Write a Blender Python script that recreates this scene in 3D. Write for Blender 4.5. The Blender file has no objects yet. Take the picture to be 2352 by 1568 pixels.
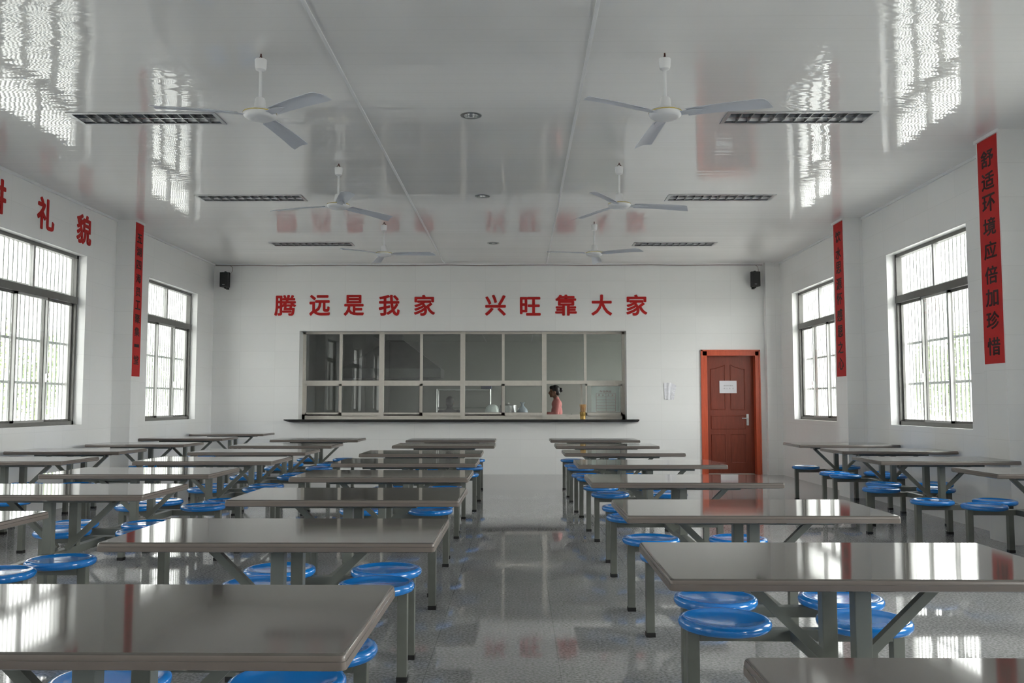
import bpy, bmesh, math, random
from math import pi, sin, cos, radians
from mathutils import Vector, Matrix

S = bpy.context.scene
COL = S.collection
random.seed(7)

# ------------------------------------------------------------------ camera, sky, exposure
cam_d = bpy.data.cameras.new('camera'); cam = bpy.data.objects.new('camera', cam_d); COL.objects.link(cam)
cam.location = (0, 0, 1.25)
cam.rotation_euler = (pi / 2 + 0.0694, 0, 0.0083)
cam_d.sensor_width = 36.0
cam_d.lens = 36.0 * 2043 / 2352
cam_d.clip_end = 300
S.camera = cam

SKY = 5.2
w = bpy.data.worlds.new('overcast_sky'); S.world = w; w.use_nodes = True
wn = w.node_tree.nodes; wl = w.node_tree.links
bgn = wn['Background']
tcw = wn.new('ShaderNodeTexCoord'); sepw = wn.new('ShaderNodeSeparateXYZ'); rw = wn.new('ShaderNodeValToRGB')
wl.new(tcw.outputs['Generated'], sepw.inputs[0]); wl.new(sepw.outputs['Z'], rw.inputs[0]); 
# the overcast is brighter towards the right of the hall
mrx = wn.new('ShaderNodeMapRange'); mrx.inputs[1].default_value = -1; mrx.inputs[2].default_value = 1; mrx.inputs[3].default_value = 0.46; mrx.inputs[4].default_value = 1.62
wl.new(sepw.outputs['X'], mrx.inputs[0])
mxw = wn.new('ShaderNodeMix'); mxw.data_type = 'RGBA'; mxw.blend_type = 'MULTIPLY'; mxw.inputs[0].default_value = 1
wl.new(rw.outputs[0], mxw.inputs[6]); wl.new(mrx.outputs[0], mxw.inputs[7]); wl.new(mxw.outputs[2], bgn.inputs[0])
rw.color_ramp.elements[0].position = 0.0; rw.color_ramp.elements[0].color = (1.0, 0.98, 0.955, 1)
rw.color_ramp.elements[1].position = 0.9; rw.color_ramp.elements[1].color = (0.83, 0.825, 0.83, 1)
bgn.inputs[1].default_value = SKY

S.view_settings.view_transform = 'Standard'; S.view_settings.look = 'None'
S.view_settings.gamma = 1; S.view_settings.use_curve_mapping = False
S.view_settings.exposure = 1.43
S.cycles.max_bounces = 12; S.cycles.diffuse_bounces = 8; S.cycles.glossy_bounces = 6
S.cycles.transparent_max_bounces = 24; S.cycles.transmission_bounces = 8
S.cycles.sample_clamp_indirect = 6; S.cycles.caustics_reflective = False; S.cycles.caustics_refractive = False
try:
    S.cycles.use_denoising = True; S.cycles.denoiser = 'OPENIMAGEDENOISE'
except Exception: pass

# ------------------------------------------------------------------ room figures
XL, XR, YB, YF, ZC = -5.484, 4.62, 15.826, -4.0, 3.747
WT = 0.30                                  # wall thickness
SILL, HEAD = 0.985, 3.11
WY = [(13.03, 15.03), (9.14, 11.14), (5.25, 7.25), (1.36, 3.36), (-2.53, -0.53)]
KY = 19.6                                  # far wall of the kitchen

# ------------------------------------------------------------------ materials
def mat(name, col, rough=0.5, metal=0.0, spec=0.5, var=0.0, vscale=8.0, bump=0.0, bscale=40.0, coat=0.0, trans=0.0, emit=None):
    m = bpy.data.materials.new(name); m.use_nodes = True
    nt = m.node_tree; b = nt.nodes['Principled BSDF']
    b.inputs['Base Color'].default_value = (*col, 1); b.inputs['Roughness'].default_value = rough
    b.inputs['Metallic'].default_value = metal; b.inputs['Specular IOR Level'].default_value = spec
    b.inputs['Coat Weight'].default_value = coat; b.inputs['Coat Roughness'].default_value = 0.05
    tc = nt.nodes.new('ShaderNodeTexCoord')
    if var:
        n = nt.nodes.new('ShaderNodeTexNoise'); n.inputs['Scale'].default_value = vscale; n.inputs['Detail'].default_value = 4
        nt.links.new(tc.outputs['Object'], n.inputs['Vector'])
        r = nt.nodes.new('ShaderNodeValToRGB'); nt.links.new(n.outputs['Fac'], r.inputs[0])
        r.color_ramp.elements[0].position = 0.3; r.color_ramp.elements[1].position = 0.7
        r.color_ramp.elements[0].color = (*[max(0, c * (1 - var)) for c in col], 1)
        r.color_ramp.elements[1].color = (*[min(1, c * (1 + var)) for c in col], 1)
        nt.links.new(r.outputs[0], b.inputs['Base Color'])
    if bump:
        n2 = nt.nodes.new('ShaderNodeTexNoise'); n2.inputs['Scale'].default_value = bscale; n2.inputs['Detail'].default_value = 2
        nt.links.new(tc.outputs['Object'], n2.inputs['Vector'])
        bp = nt.nodes.new('ShaderNodeBump'); bp.inputs['Strength'].default_value = bump; bp.inputs['Distance'].default_value = 0.01
        nt.links.new(n2.outputs['Fac'], bp.inputs['Height']); nt.links.new(bp.outputs[0], b.inputs['Normal'])
    return m

def glass_mat(name, tint, ior=1.5, gloss=1.0):
    m = bpy.data.materials.new(name); m.use_nodes = True
    nt = m.node_tree; nt.nodes.remove(nt.nodes['Principled BSDF']); out = nt.nodes['Material Output']
    t = nt.nodes.new('ShaderNodeBsdfTransparent'); t.inputs[0].default_value = (*tint, 1)
    g = nt.nodes.new('ShaderNodeBsdfGlossy'); g.inputs['Roughness'].default_value = 0.01; g.inputs[0].default_value = (gloss, gloss, gloss, 1)
    fr = nt.nodes.new('ShaderNodeFresnel'); fr.inputs['IOR'].default_value = ior
    ge = nt.nodes.new('ShaderNodeNewGeometry'); mm = nt.nodes.new('ShaderNodeMath'); mm.operation = 'SUBTRACT'; mm.inputs[0].default_value = 1
    m2 = nt.nodes.new('ShaderNodeMath'); m2.operation = 'MULTIPLY'
    nt.links.new(ge.outputs['Backfacing'], mm.inputs[1]); nt.links.new(mm.outputs[0], m2.inputs[0]); nt.links.new(fr.outputs[0], m2.inputs[1])
    mx = nt.nodes.new('ShaderNodeMixShader')
    nt.links.new(m2.outputs[0], mx.inputs[0]); nt.links.new(t.outputs[0], mx.inputs[1]); nt.links.new(g.outputs[0], mx.inputs[2])
    nt.links.new(mx.outputs[0], out.inputs[0])
    return m

def wall_tile_mat(name, col, rough):
    m = bpy.data.materials.new(name); m.use_nodes = True
    nt = m.node_tree; b = nt.nodes['Principled BSDF']; L = nt.links.new
    ge = nt.nodes.new('ShaderNodeNewGeometry'); sp = nt.nodes.new('ShaderNodeSeparateXYZ'); L(ge.outputs['Position'], sp.inputs[0])
    ad = nt.nodes.new('ShaderNodeMath'); ad.operation = 'ADD'; L(sp.outputs['X'], ad.inputs[0]); L(sp.outputs['Y'], ad.inputs[1])
    a2 = nt.nodes.new('ShaderNodeMath'); a2.operation = 'ADD'; L(ad.outputs[0], a2.inputs[0]); a2.inputs[1].default_value = -2.52 - YB + 62.6
    a3 = nt.nodes.new('ShaderNodeMath'); a3.operation = 'ADD'; L(sp.outputs['Z'], a3.inputs[0]); a3.inputs[1].default_value = 0.02 + 3.14
    cb = nt.nodes.new('ShaderNodeCombineXYZ'); L(a2.outputs[0], cb.inputs[0]); L(a3.outputs[0], cb.inputs[1])
    br = nt.nodes.new('ShaderNodeTexBrick'); L(cb.outputs[0], br.inputs['Vector'])
    br.offset = 0.0; br.squash = 1.0
    br.inputs['Scale'].default_value = 1; br.inputs['Mortar Size'].default_value = 0.0016; br.inputs['Mortar Smooth'].default_value = 0.1
    br.inputs['Brick Width'].default_value = 0.626; br.inputs['Row Height'].default_value = 0.314; br.inputs['Bias'].default_value = 0
    br.inputs['Color1'].default_value = (*col, 1); br.inputs['Color2'].default_value = (*[c * 0.975 for c in col], 1)
    br.inputs['Mortar'].default_value = (*[c * 0.85 for c in col], 1)
    L(br.outputs['Color'], b.inputs['Base Color'])
    nz = nt.nodes.new('ShaderNodeTexNoise'); nz.inputs['Scale'].default_value = 2.2; L(ge.outputs['Position'], nz.inputs['Vector'])
    b.inputs['Roughness'].default_value = rough
    bp = nt.nodes.new('ShaderNodeBump'); bp.inputs['Strength'].default_value = 0.08; bp.inputs['Distance'].default_value = 0.02
    L(nz.outputs['Fac'], bp.inputs['Height']); L(bp.outputs[0], b.inputs['Normal'])
    return m

def floor_mat():
    m = bpy.data.materials.new('polished_granite_tile'); m.use_nodes = True
    nt = m.node_tree; b = nt.nodes['Principled BSDF']; L = nt.links.new
    ge = nt.nodes.new('ShaderNodeNewGeometry')
    n1 = nt.nodes.new('ShaderNodeTexNoise'); n1.inputs['Scale'].default_value = 70; n1.inputs['Detail'].default_value = 3; L(ge.outputs['Position'], n1.inputs['Vector'])
    r1 = nt.nodes.new('ShaderNodeValToRGB'); L(n1.outputs['Fac'], r1.inputs[0])
    r1.color_ramp.elements[0].position = 0.34; r1.color_ramp.elements[0].color = (0.215, 0.215, 0.215, 1)
    r1.color_ramp.elements[1].position = 0.66; r1.color_ramp.elements[1].color = (0.46, 0.46, 0.46, 1)
    n2 = nt.nodes.new('ShaderNodeTexNoise'); n2.inputs['Scale'].default_value = 1.3; n2.inputs['Detail'].default_value = 6; L(ge.outputs['Position'], n2.inputs['Vector'])
    r2 = nt.nodes.new('ShaderNodeValToRGB'); L(n2.outputs['Fac'], r2.inputs[0])
    r2.color_ramp.elements[0].position = 0.3; r2.color_ramp.elements[0].color = (0.86, 0.86, 0.86, 1)
    r2.color_ramp.elements[1].position = 0.7; r2.color_ramp.elements[1].color = (1.12, 1.12, 1.12, 1)
    mu = nt.nodes.new('ShaderNodeMix'); mu.data_type = 'RGBA'; mu.blend_type = 'MULTIPLY'; mu.inputs[0].default_value = 1
    L(r1.outputs[0], mu.inputs[6]); L(r2.outputs[0], mu.inputs[7])
    mp = nt.nodes.new('ShaderNodeMapping'); mp.inputs['Location'].default_value = (62.6 - 0.19, 62.6 - 0.1, 0); L(ge.outputs['Position'], mp.inputs[0])
    br = nt.nodes.new('ShaderNodeTexBrick'); br.offset = 0; L(mp.outputs[0], br.inputs['Vector'])
    br.inputs['Scale'].default_value = 1; br.inputs['Mortar Size'].default_value = 0.0022; br.inputs['Brick Width'].default_value = 0.626; br.inputs['Row Height'].default_value = 0.626
    br.inputs['Color1'].default_value = (1, 1, 1, 1); br.inputs['Color2'].default_value = (0.93, 0.93, 0.93, 1); br.inputs['Mortar'].default_value = (0.68, 0.68, 0.68, 1)
    m3 = nt.nodes.new('ShaderNodeMix'); m3.data_type = 'RGBA'; m3.blend_type = 'MULTIPLY'; m3.inputs[0].default_value = 1
    L(mu.outputs[2], m3.inputs[6]); L(br.outputs['Color'], m3.inputs[7]); L(m3.outputs[2], b.inputs['Base Color'])
    rr = nt.nodes.new('ShaderNodeMapRange'); L(n2.outputs['Fac'], rr.inputs[0]); rr.inputs[1].default_value = 0.3; rr.inputs[2].default_value = 0.7
    rr.inputs[3].default_value = 0.02; rr.inputs[4].default_value = 0.055; b.inputs['Specular IOR Level'].default_value = 0.42; L(rr.outputs[0], b.inputs['Roughness'])
    return m

def ceiling_mat():
    m = bpy.data.materials.new('glossy_pvc_ceiling_strips'); m.use_nodes = True
    nt = m.node_tree; b = nt.nodes['Principled BSDF']; L = nt.links.new; N = nt.nodes.new
    b.inputs['Roughness'].default_value = 0.02; b.inputs['Specular IOR Level'].default_value = 0.62
    ge = N('ShaderNodeNewGeometry'); sp = N('ShaderNodeSeparateXYZ'); L(ge.outputs['Position'], sp.inputs[0])
    def ripple(sx, sy, detail, seed):
        mp = N('ShaderNodeMapping'); mp.inputs['Scale'].default_value = (sx, sy, 1); mp.inputs['Location'].default_value = (seed, seed * 1.7, 0); L(ge.outputs['Position'], mp.inputs[0])
        n = N('ShaderNodeTexNoise'); n.inputs['Scale'].default_value = 1; n.inputs['Detail'].default_value = detail; L(mp.outputs[0], n.inputs['Vector'])
        sb = N('ShaderNodeMath'); sb.operation = 'SUBTRACT'; sb.inputs[1].default_value = 0.5; L(n.outputs['Fac'], sb.inputs[0]); return sb.outputs[0]
    def mul(a, k):
        q = N('ShaderNodeMath'); q.operation = 'MULTIPLY'; L(a, q.inputs[0])
        if isinstance(k, float): q.inputs[1].default_value = k
        else: L(k, q.inputs[1])
        return q.outputs[0]
    fine = ripple(0.22, 30.0, 2, 3.0); slow = ripple(0.5, 1.6, 1, 9.0)
    aa = N('ShaderNodeMath'); aa.operation = 'ADD'; L(mul(fine, RIP), aa.inputs[0]); L(mul(slow, 0.035), aa.inputs[1])
    xx = mul(ripple(2.0, 26.0, 0, 5.0), 0.03)
    cb = N('ShaderNodeCombineXYZ'); L(xx, cb.inputs[0]); L(aa.outputs[0], cb.inputs[1])
    va = N('ShaderNodeVectorMath'); va.operation = 'ADD'; L(ge.outputs['Normal'], va.inputs[0]); L(cb.outputs[0], va.inputs[1])
    vn = N('ShaderNodeVectorMath'); vn.operation = 'NORMALIZE'; L(va.outputs[0], vn.inputs[0]); L(vn.outputs[0], b.inputs['Normal'])
    jt = N('ShaderNodeMath'); jt.operation = 'PINGPONG'; jt.inputs[1].default_value = 0.1; L(sp.outputs['Y'], jt.inputs[0])
    lt = N('ShaderNodeMath'); lt.operation = 'LESS_THAN'; lt.inputs[1].default_value = 0.0012; L(jt.outputs[0], lt.inputs[0])
    mxc = N('ShaderNodeMix'); mxc.data_type = 'RGBA'; L(lt.outputs[0], mxc.inputs[0])
    mxc.inputs[6].default_value = (0.83, 0.82, 0.81, 1); mxc.inputs[7].default_value = (0.70, 0.69, 0.68, 1); L(mxc.outputs[2], b.inputs['Base Color'])
    return m
RIP = 0.07

def table_mat():
    m = mat('brushed_grey_brown_tabletop', (0.082, 0.075, 0.069), 0.06, 0.0, 0.75)
    nt = m.node_tree; b = nt.nodes['Principled BSDF']
    ge = nt.nodes.new('ShaderNodeNewGeometry')
    n = nt.nodes.new('ShaderNodeTexNoise'); n.inputs['Scale'].default_value = 3.2; n.inputs['Detail'].default_value = 1.5
    nt.links.new(ge.outputs['Position'], n.inputs['Vector'])
    bp = nt.nodes.new('ShaderNodeBump'); bp.inputs['Strength'].default_value = 0.02; bp.inputs['Distance'].default_value = 0.012
    nt.links.new(n.outputs['Fac'], bp.inputs['Height']); nt.links.new(bp.outputs[0], b.inputs['Normal'])
    return m

M = dict(
    wall=wall_tile_mat('white_wall_tile', (0.82, 0.82, 0.815), 0.2),
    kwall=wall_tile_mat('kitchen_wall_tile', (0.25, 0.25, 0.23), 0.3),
    plaster=mat('outside_plaster', (0.80, 0.80, 0.79), 0.8, var=0.05, vscale=3),
    floor=floor_mat(), ceil=ceiling_mat(), table=table_mat(),
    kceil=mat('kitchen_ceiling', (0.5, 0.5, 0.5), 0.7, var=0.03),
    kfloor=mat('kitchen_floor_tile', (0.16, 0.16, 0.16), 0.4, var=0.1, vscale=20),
    steel=mat('grey_green_painted_steel', (0.165, 0.175, 0.155), 0.42, 0.15, 0.5, var=0.06, vscale=15),
    dark=mat('black_rubber', (0.012, 0.012, 0.013), 0.6),
    blue=mat('blue_glossy_plastic', (0.006, 0.185, 0.58), 0.16, 0, 0.55, coat=0.5),
    alum=mat('grey_window_aluminium', (0.15, 0.148, 0.14), 0.4, 0.2, var=0.05, vscale=20),
    alum_l=mat('light_window_aluminium', (0.42, 0.42, 0.41), 0.38, 0.3, var=0.04, vscale=20),
    beige=mat('champagne_aluminium', (0.62, 0.585, 0.53), 0.45, 0.05, var=0.03, vscale=20),
    glass=glass_mat('window_glass', (0.95, 0.97, 0.96)), kglass=glass_mat('serving_glass', (0.86, 0.89, 0.88), 1.9),
    bars=mat('white_painted_bars', (0.90, 0.90, 0.89), 0.45),
    white=mat('white_enamel', (0.80, 0.80, 0.81), 0.3, 0, 0.5, var=0.01),
    fanblade=mat('white_fan_blade', (0.62, 0.64, 0.70), 0.35),
    gold=mat('gold_trim', (0.62, 0.50, 0.16), 0.25, 0.9),
    brass=mat("dull_gold_cup", (0.42, 0.27, 0.08), 0.35, 0.5),
    wire=mat('dark_red_wire', (0.09, 0.02, 0.015), 0.5),
    chrome=mat('polished_reflector', (0.72, 0.73, 0.74), 0.16, 1.0),
    silver=mat('silver_light_frame', (0.50, 0.51, 0.52), 0.3, 0.85),
    fin=mat('dark_louvre_fin', (0.26, 0.27, 0.27), 0.3, 0.5), trough=mat('satin_reflector', (0.78, 0.79, 0.80), 0.38, 0.55),
    red=mat('red_vinyl_lettering', (0.47, 0.012, 0.012), 0.55, 0, 0.3),
    banner=mat('red_banner_paper', (0.50, 0.020, 0.020), 0.65, 0, 0.3, var=0.05, vscale=6),
    ink=mat('dark_banner_ink', (0.030, 0.012, 0.013), 0.6, 0, 0.3),
    wood=None, doorframe=None, edge=mat('brown_table_edging', (0.135, 0.112, 0.098), 0.3, 0, 0.5),
    black=mat('black_granite', (0.010, 0.010, 0.012), 0.2, var=0.2, vscale=60),
    spk=mat('black_speaker_plastic', (0.010, 0.011, 0.012), 0.5, bump=0.3, bscale=120),
    paper=mat('white_paper', (0.74, 0.74, 0.78), 0.8, var=0.02),
    poster=mat('pale_green_poster', (0.80, 0.84, 0.81), 0.6, var=0.03, vscale=4),
    pink_ink=mat('faded_red_print', (0.36, 0.06, 0.06), 0.7),
    grey_ink=mat('grey_print', (0.30, 0.29, 0.31), 0.8),
    bamboo=mat('bamboo', (0.47, 0.26, 0.09), 0.55, var=0.2, vscale=40),
    skin=mat('skin', (0.20, 0.105, 0.070), 0.55), hair=mat('black_hair', (0.008, 0.007, 0.007), 0.45, bump=0.4, bscale=90),
    shirt=mat('coral_pink_shirt', (0.44, 0.165, 0.155), 0.85, var=0.06, vscale=12), cloth=mat('dark_cloth', (0.018, 0.018, 0.022), 0.85),
    stain=mat('kitchen_stainless', (0.42, 0.42, 0.41), 0.3, 0.85, var=0.08, vscale=10),
    hood=mat('dull_hood_steel', (0.16, 0.165, 0.155), 0.4, 0.5, var=0.1, vscale=5),
    bagw=mat('white_plastic_bag', (0.86, 0.92, 0.89), 0.4, bump=0.5, bscale=30),
    bagc=mat('clear_bluish_bag', (0.30, 0.36, 0.42), 0.25, bump=0.6, bscale=30),
    bluebox=mat('dark_blue_box', (0.03, 0.04, 0.09), 0.6),
    ground=mat('pale_concrete_yard', (0.42, 0.42, 0.40), 0.9, var=0.1, vscale=0.6),
    leaf=mat('green_leaves', (0.21, 0.27, 0.14), 0.7, var=0.3, vscale=3), bark=mat('tree_bark', (0.10, 0.075, 0.055), 0.9, var=0.3, vscale=14),
)
def wood_mat(name, a, b_, rough):
    m = bpy.data.materials.new(name); m.use_nodes = True; nt = m.node_tree; b = nt.nodes['Principled BSDF']; L = nt.links.new
    tc = nt.nodes.new('ShaderNodeTexCoord'); mp = nt.nodes.new('ShaderNodeMapping'); mp.inputs['Scale'].default_value = (14, 14, 1.2); L(tc.outputs['Object'], mp.inputs[0])
    n = nt.nodes.new('ShaderNodeTexNoise'); n.inputs['Scale'].default_value = 3; n.inputs['Detail'].default_value = 5; n.inputs['Distortion'].default_value = 0.8; L(mp.outputs[0], n.inputs['Vector'])
    r = nt.nodes.new('ShaderNodeValToRGB'); L(n.outputs['Fac'], r.inputs[0])
    r.color_ramp.elements[0].position = 0.3; r.color_ramp.elements[0].color = (*a, 1); r.color_ramp.elements[1].position = 0.7; r.color_ramp.elements[1].color = (*b_, 1)
    L(r.outputs[0], b.inputs['Base Color']); b.inputs['Roughness'].default_value = rough
    return m
M['wood'] = wood_mat('reddish_brown_door_wood', (0.17, 0.030, 0.013), (0.225, 0.042, 0.020), 0.45)
M['doorframe'] = wood_mat('orange_red_door_frame', (0.48, 0.075, 0.030), (0.60, 0.105, 0.045), 0.35)

# ------------------------------------------------------------------ mesh helpers
class MB:
    def __init__(s): s.v = []; s.f = []
    def add(s, vs, fs):
        o = len(s.v); s.v += [tuple(p) for p in vs]; s.f += [tuple(i + o for i in f) for f in fs]; return s
    def box(s, x0, x1, y0, y1, z0, z1):
        x0, x1 = min(x0, x1), max(x0, x1); y0, y1 = min(y0, y1), max(y0, y1); z0, z1 = min(z0, z1), max(z0, z1)
        return s.add([(x0, y0, z0), (x1, y0, z0), (x1, y1, z0), (x0, y1, z0), (x0, y0, z1), (x1, y0, z1), (x1, y1, z1), (x0, y1, z1)],
                     [(0, 3, 2, 1), (4, 5, 6, 7), (0, 1, 5, 4), (1, 2, 6, 5), (2, 3, 7, 6), (3, 0, 4, 7)])
    def prism(s, poly, frm, vec):
        """poly: 2D list mapped by frm(u,v)->3D, extruded by vec"""
        n = len(poly); a = [Vector(frm(*p)) for p in poly]; b = [p + Vector(vec) for p in a]
        return s.add(a + b, [tuple(range(n))[::-1], tuple(range(n, 2 * n))] + [(i, (i + 1) % n, n + (i + 1) % n, n + i) for i in range(n)])
    def bar(s, p, q, wx, wy, up=(0, 0, 1)):
        p, q = Vector(p), Vector(q); d = (q - p).normalized(); u = Vector(up)
        if abs(d.dot(u)) > 0.98: u = Vector((0, 1, 0))
        a = d.cross(u).normalized() * wx / 2; b = a.cross(d).normalized() * wy / 2
        c = [p - a - b, p + a - b, p + a + b, p - a + b, q - a - b, q + a - b, q + a + b, q - a + b]
        return s.add(c, [(0, 1, 2, 3), (7, 6, 5, 4), (0, 4, 5, 1), (1, 5, 6, 2), (2, 6, 7, 3), (3, 7, 4, 0)])
    def tube(s, pts, r, n=10):
        pts = [Vector(p) for p in pts]; rs = r if isinstance(r, (list, tuple)) else [r] * len(pts); rings = []
        o = len(s.v)
        for i, p in enumerate(pts):
            d = (pts[min(i + 1, len(pts) - 1)] - pts[max(i - 1, 0)]).normalized()
            u = Vector((0, 0, 1)) if abs(d.z) < 0.9 else Vector((1, 0, 0))
            a = d.cross(u).normalized(); b = a.cross(d).normalized()
            for k in range(n): t = 2 * pi * k / n; s.v.append(tuple(p + (a * cos(t) + b * sin(t)) * rs[i]))
        m = len(pts)
        for i in range(m - 1):
            for k in range(n): s.f.append((o + i * n + k, o + i * n + (k + 1) % n, o + (i + 1) * n + (k + 1) % n, o + (i + 1) * n + k))
        s.f.append(tuple(o + k for k in range(n))[::-1]); s.f.append(tuple(o + (m - 1) * n + k for k in range(n)))
        return s
    def lathe(s, prof, c=(0, 0, 0), n=32, close=True):
        o = len(s.v); m = len(prof)
        for r, z in prof:
            for k in range(n): t = 2 * pi * k / n; s.v.append((c[0] + r * cos(t), c[1] + r * sin(t), c[2] + z))
        for i in range(m - 1):
            for k in range(n): s.f.append((o + i * n + k, o + i * n + (k + 1) % n, o + (i + 1) * n + (k + 1) % n, o + (i + 1) * n + k))
        if close:
            s.f.append(tuple(o + k for k in range(n))[::-1]); s.f.append(tuple(o + (m - 1) * n + k for k in range(n)))
        return s
    def ell(s, c, r, n=16, m=10):
        o = len(s.v); c = Vector(c)
        s.v.append((c.x, c.y, c.z - r[2]))
        for i in range(1, m):
            ph = -pi / 2 + pi * i / m
            for k in range(n): t = 2 * pi * k / n; s.v.append((c.x + r[0] * cos(ph) * cos(t), c.y + r[1] * cos(ph) * sin(t), c.z + r[2] * sin(ph)))
        s.v.append((c.x, c.y, c.z + r[2])); top = len(s.v) - 1
        for k in range(n): s.f.append((o, o + 1 + (k + 1) % n, o + 1 + k))
        for i in range(m - 2):
            for k in range(n): a = o + 1 + i * n; s.f.append((a + k, a + (k + 1) % n, a + n + (k + 1) % n, a + n + k))
        a = o + 1 + (m - 2) * n
        for k in range(n): s.f.append((a + k, a + (k + 1) % n, top))
        return s
    def mesh(s, name, m, smooth=False, bevel=0, fix=True):
        me = bpy.data.meshes.new(name); me.from_pydata(s.v, [], s.f); me.update()
        if fix or bevel:
            b = bmesh.new(); b.from_mesh(me)
            if bevel: bmesh.ops.bevel(b, geom=b.edges[:], offset=bevel, segments=2, affect='EDGES', profile=0.6)
            bmesh.ops.recalc_face_normals(b, faces=b.faces[:]); b.to_mesh(me); b.free()
        me.materials.append(m)
        if smooth:
            for p in me.polygons: p.use_smooth = True
            try: me.set_sharp_from_angle(angle=radians(38))
            except Exception: pass
        return me
    def obj(s, name, m, parent=None, smooth=False, bevel=0, loc=None):
        return link(name, s.mesh(name, m, smooth, bevel), parent, loc)

def link(name, me, parent=None, loc=None):
    o = bpy.data.objects.new(name, me); COL.objects.link(o)
    if parent is not None: o.parent = parent
    if loc is not None: o.location = loc
    return o
def tag(o, label, cat, group=None, kind=None):
    o['label'] = label; o['category'] = cat
    if group: o['group'] = group
    if kind: o['kind'] = kind
    return o
def thing(name, label, cat, loc=(0, 0, 0), rz=0, group=None):
    o = bpy.data.objects.new(name, None); COL.objects.link(o); o.location = loc; o.rotation_euler = (0, 0, rz); o.empty_display_size = 0.1
    return tag(o, label, cat, group)
def struct(o, label=None):
    o['kind'] = 'structure'
    if label: o['label'] = label; 
    return o
def copy_thing(root, loc, rz=0.0, label=None):
    r = root.copy(); COL.objects.link(r); r.location = loc; r.rotation_euler = (0, 0, rz)
    if label: r['label'] = label
    for ch in list(root.children):
        c = ch.copy(); COL.objects.link(c); c.parent = r
        for g in list(ch.children):
            d = g.copy(); COL.objects.link(d); d.parent = c
    return r

def text_mesh(txt, x0, x1, y0, y1, depth, m, bold=0.0, name='lettering'):
    """characters as a flat solid, filling the box x0..x1, y0..y1 in its local XY plane; front at +z"""
    c = bpy.data.curves.new(name, 'FONT'); c.body = txt; c.size = 1.0; c.extrude = 0.05; c.resolution_u = 3
    o = bpy.data.objects.new(name, c); COL.objects.link(o); bpy.context.view_layer.update()
    me = bpy.data.meshes.new_from_object(o.evaluated_get(bpy.context.evaluated_depsgraph_get()))
    bpy.data.objects.remove(o); bpy.data.curves.remove(c)
    if bold:                                  # thicken the strokes
        b = bmesh.new()
        for k in range(8):
            t = me.copy(); t.transform(Matrix.Diagonal((1, 1, 1 + 0.05 * k, 1))); t.transform(Matrix.Translation((bold * cos(k * pi / 4), bold * sin(k * pi / 4), 0))); b.from_mesh(t); bpy.data.meshes.remove(t)
        b.to_mesh(me); b.free()
    xs = [v.co.x for v in me.vertices]; ys = [v.co.y for v in me.vertices]
    ax, bx, ay, by = min(xs), max(xs), min(ys), max(ys)
    for v in me.vertices:
        v.co.x = x0 + (v.co.x - ax) / max(bx - ax, 1e-6) * (x1 - x0)
        v.co.y = y0 + (v.co.y - ay) / max(by - ay, 1e-6) * (y1 - y0)
        v.co.z = (v.co.z + 0.05) / 0.1 * depth
    me.materials.clear(); me.materials.append(m); me.name = name
    return me
# grid slab with holes: cut lists a (first axis) and b (second axis), holes as rectangles
def slab(name, m, frm, depth, arng, brng, holes):
    A = sorted({round(v, 5) for v in [*arng] + [h[i] for h in holes for i in (0, 1)]}); B = sorted({round(v, 5) for v in [*brng] + [h[i] for h in holes for i in (2, 3)]})
    def hole(i, j):
        if i < 0 or j < 0 or i >= len(A) - 1 or j >= len(B) - 1: return True
        ca, cb = (A[i] + A[i + 1]) / 2, (B[j] + B[j + 1]) / 2
        return any(h[0] < ca < h[1] and h[2] < cb < h[3] for h in holes)
    mb = MB(); idx = {}
    def V(a, b, d):
        k = (round(a, 5), round(b, 5), d)
        if k not in idx: idx[k] = len(mb.v); mb.v.append(tuple(frm(a, b, d)))
        return idx[k]
    for i in range(len(A) - 1):
        for j in range(len(B) - 1):
            if hole(i, j): continue
            a0, a1, b0, b1 = A[i], A[i + 1], B[j], B[j + 1]
            mb.f.append((V(a0, b0, 0), V(a1, b0, 0), V(a1, b1, 0), V(a0, b1, 0)))
            mb.f.append((V(a0, b1, depth), V(a1, b1, depth), V(a1, b0, depth), V(a0, b0, depth)))
            for (di, dj, p, q) in ((-1, 0, (a0, b1), (a0, b0)), (1, 0, (a1, b0), (a1, b1)), (0, -1, (a0, b0), (a1, b0)), (0, 1, (a1, b1), (a0, b1))):
                if hole(i + di, j + dj): mb.f.append((V(*p, 0), V(*p, depth), V(*q, depth), V(*q, 0)))
    return mb.obj(name, m)

# ------------------------------------------------------------------ room shell
LIGHTS = [(-3.262, 7.63), (2.437, 7.655), (-3.262, 10.665), (2.437, 10.69), (-3.255, 13.80), (2.432, 13.85)]
DOWN = [(-0.419, 7.577), (-0.445, 10.591), (-0.407, 13.751)]
LW, LD = 0.645, 0.165
SV = (-3.93, 1.904, 0.9195, 2.54)             # serving opening x0,x1,z0,z1
DR = (3.32, 4.195, 0.0, 2.108)              # door opening

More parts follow.
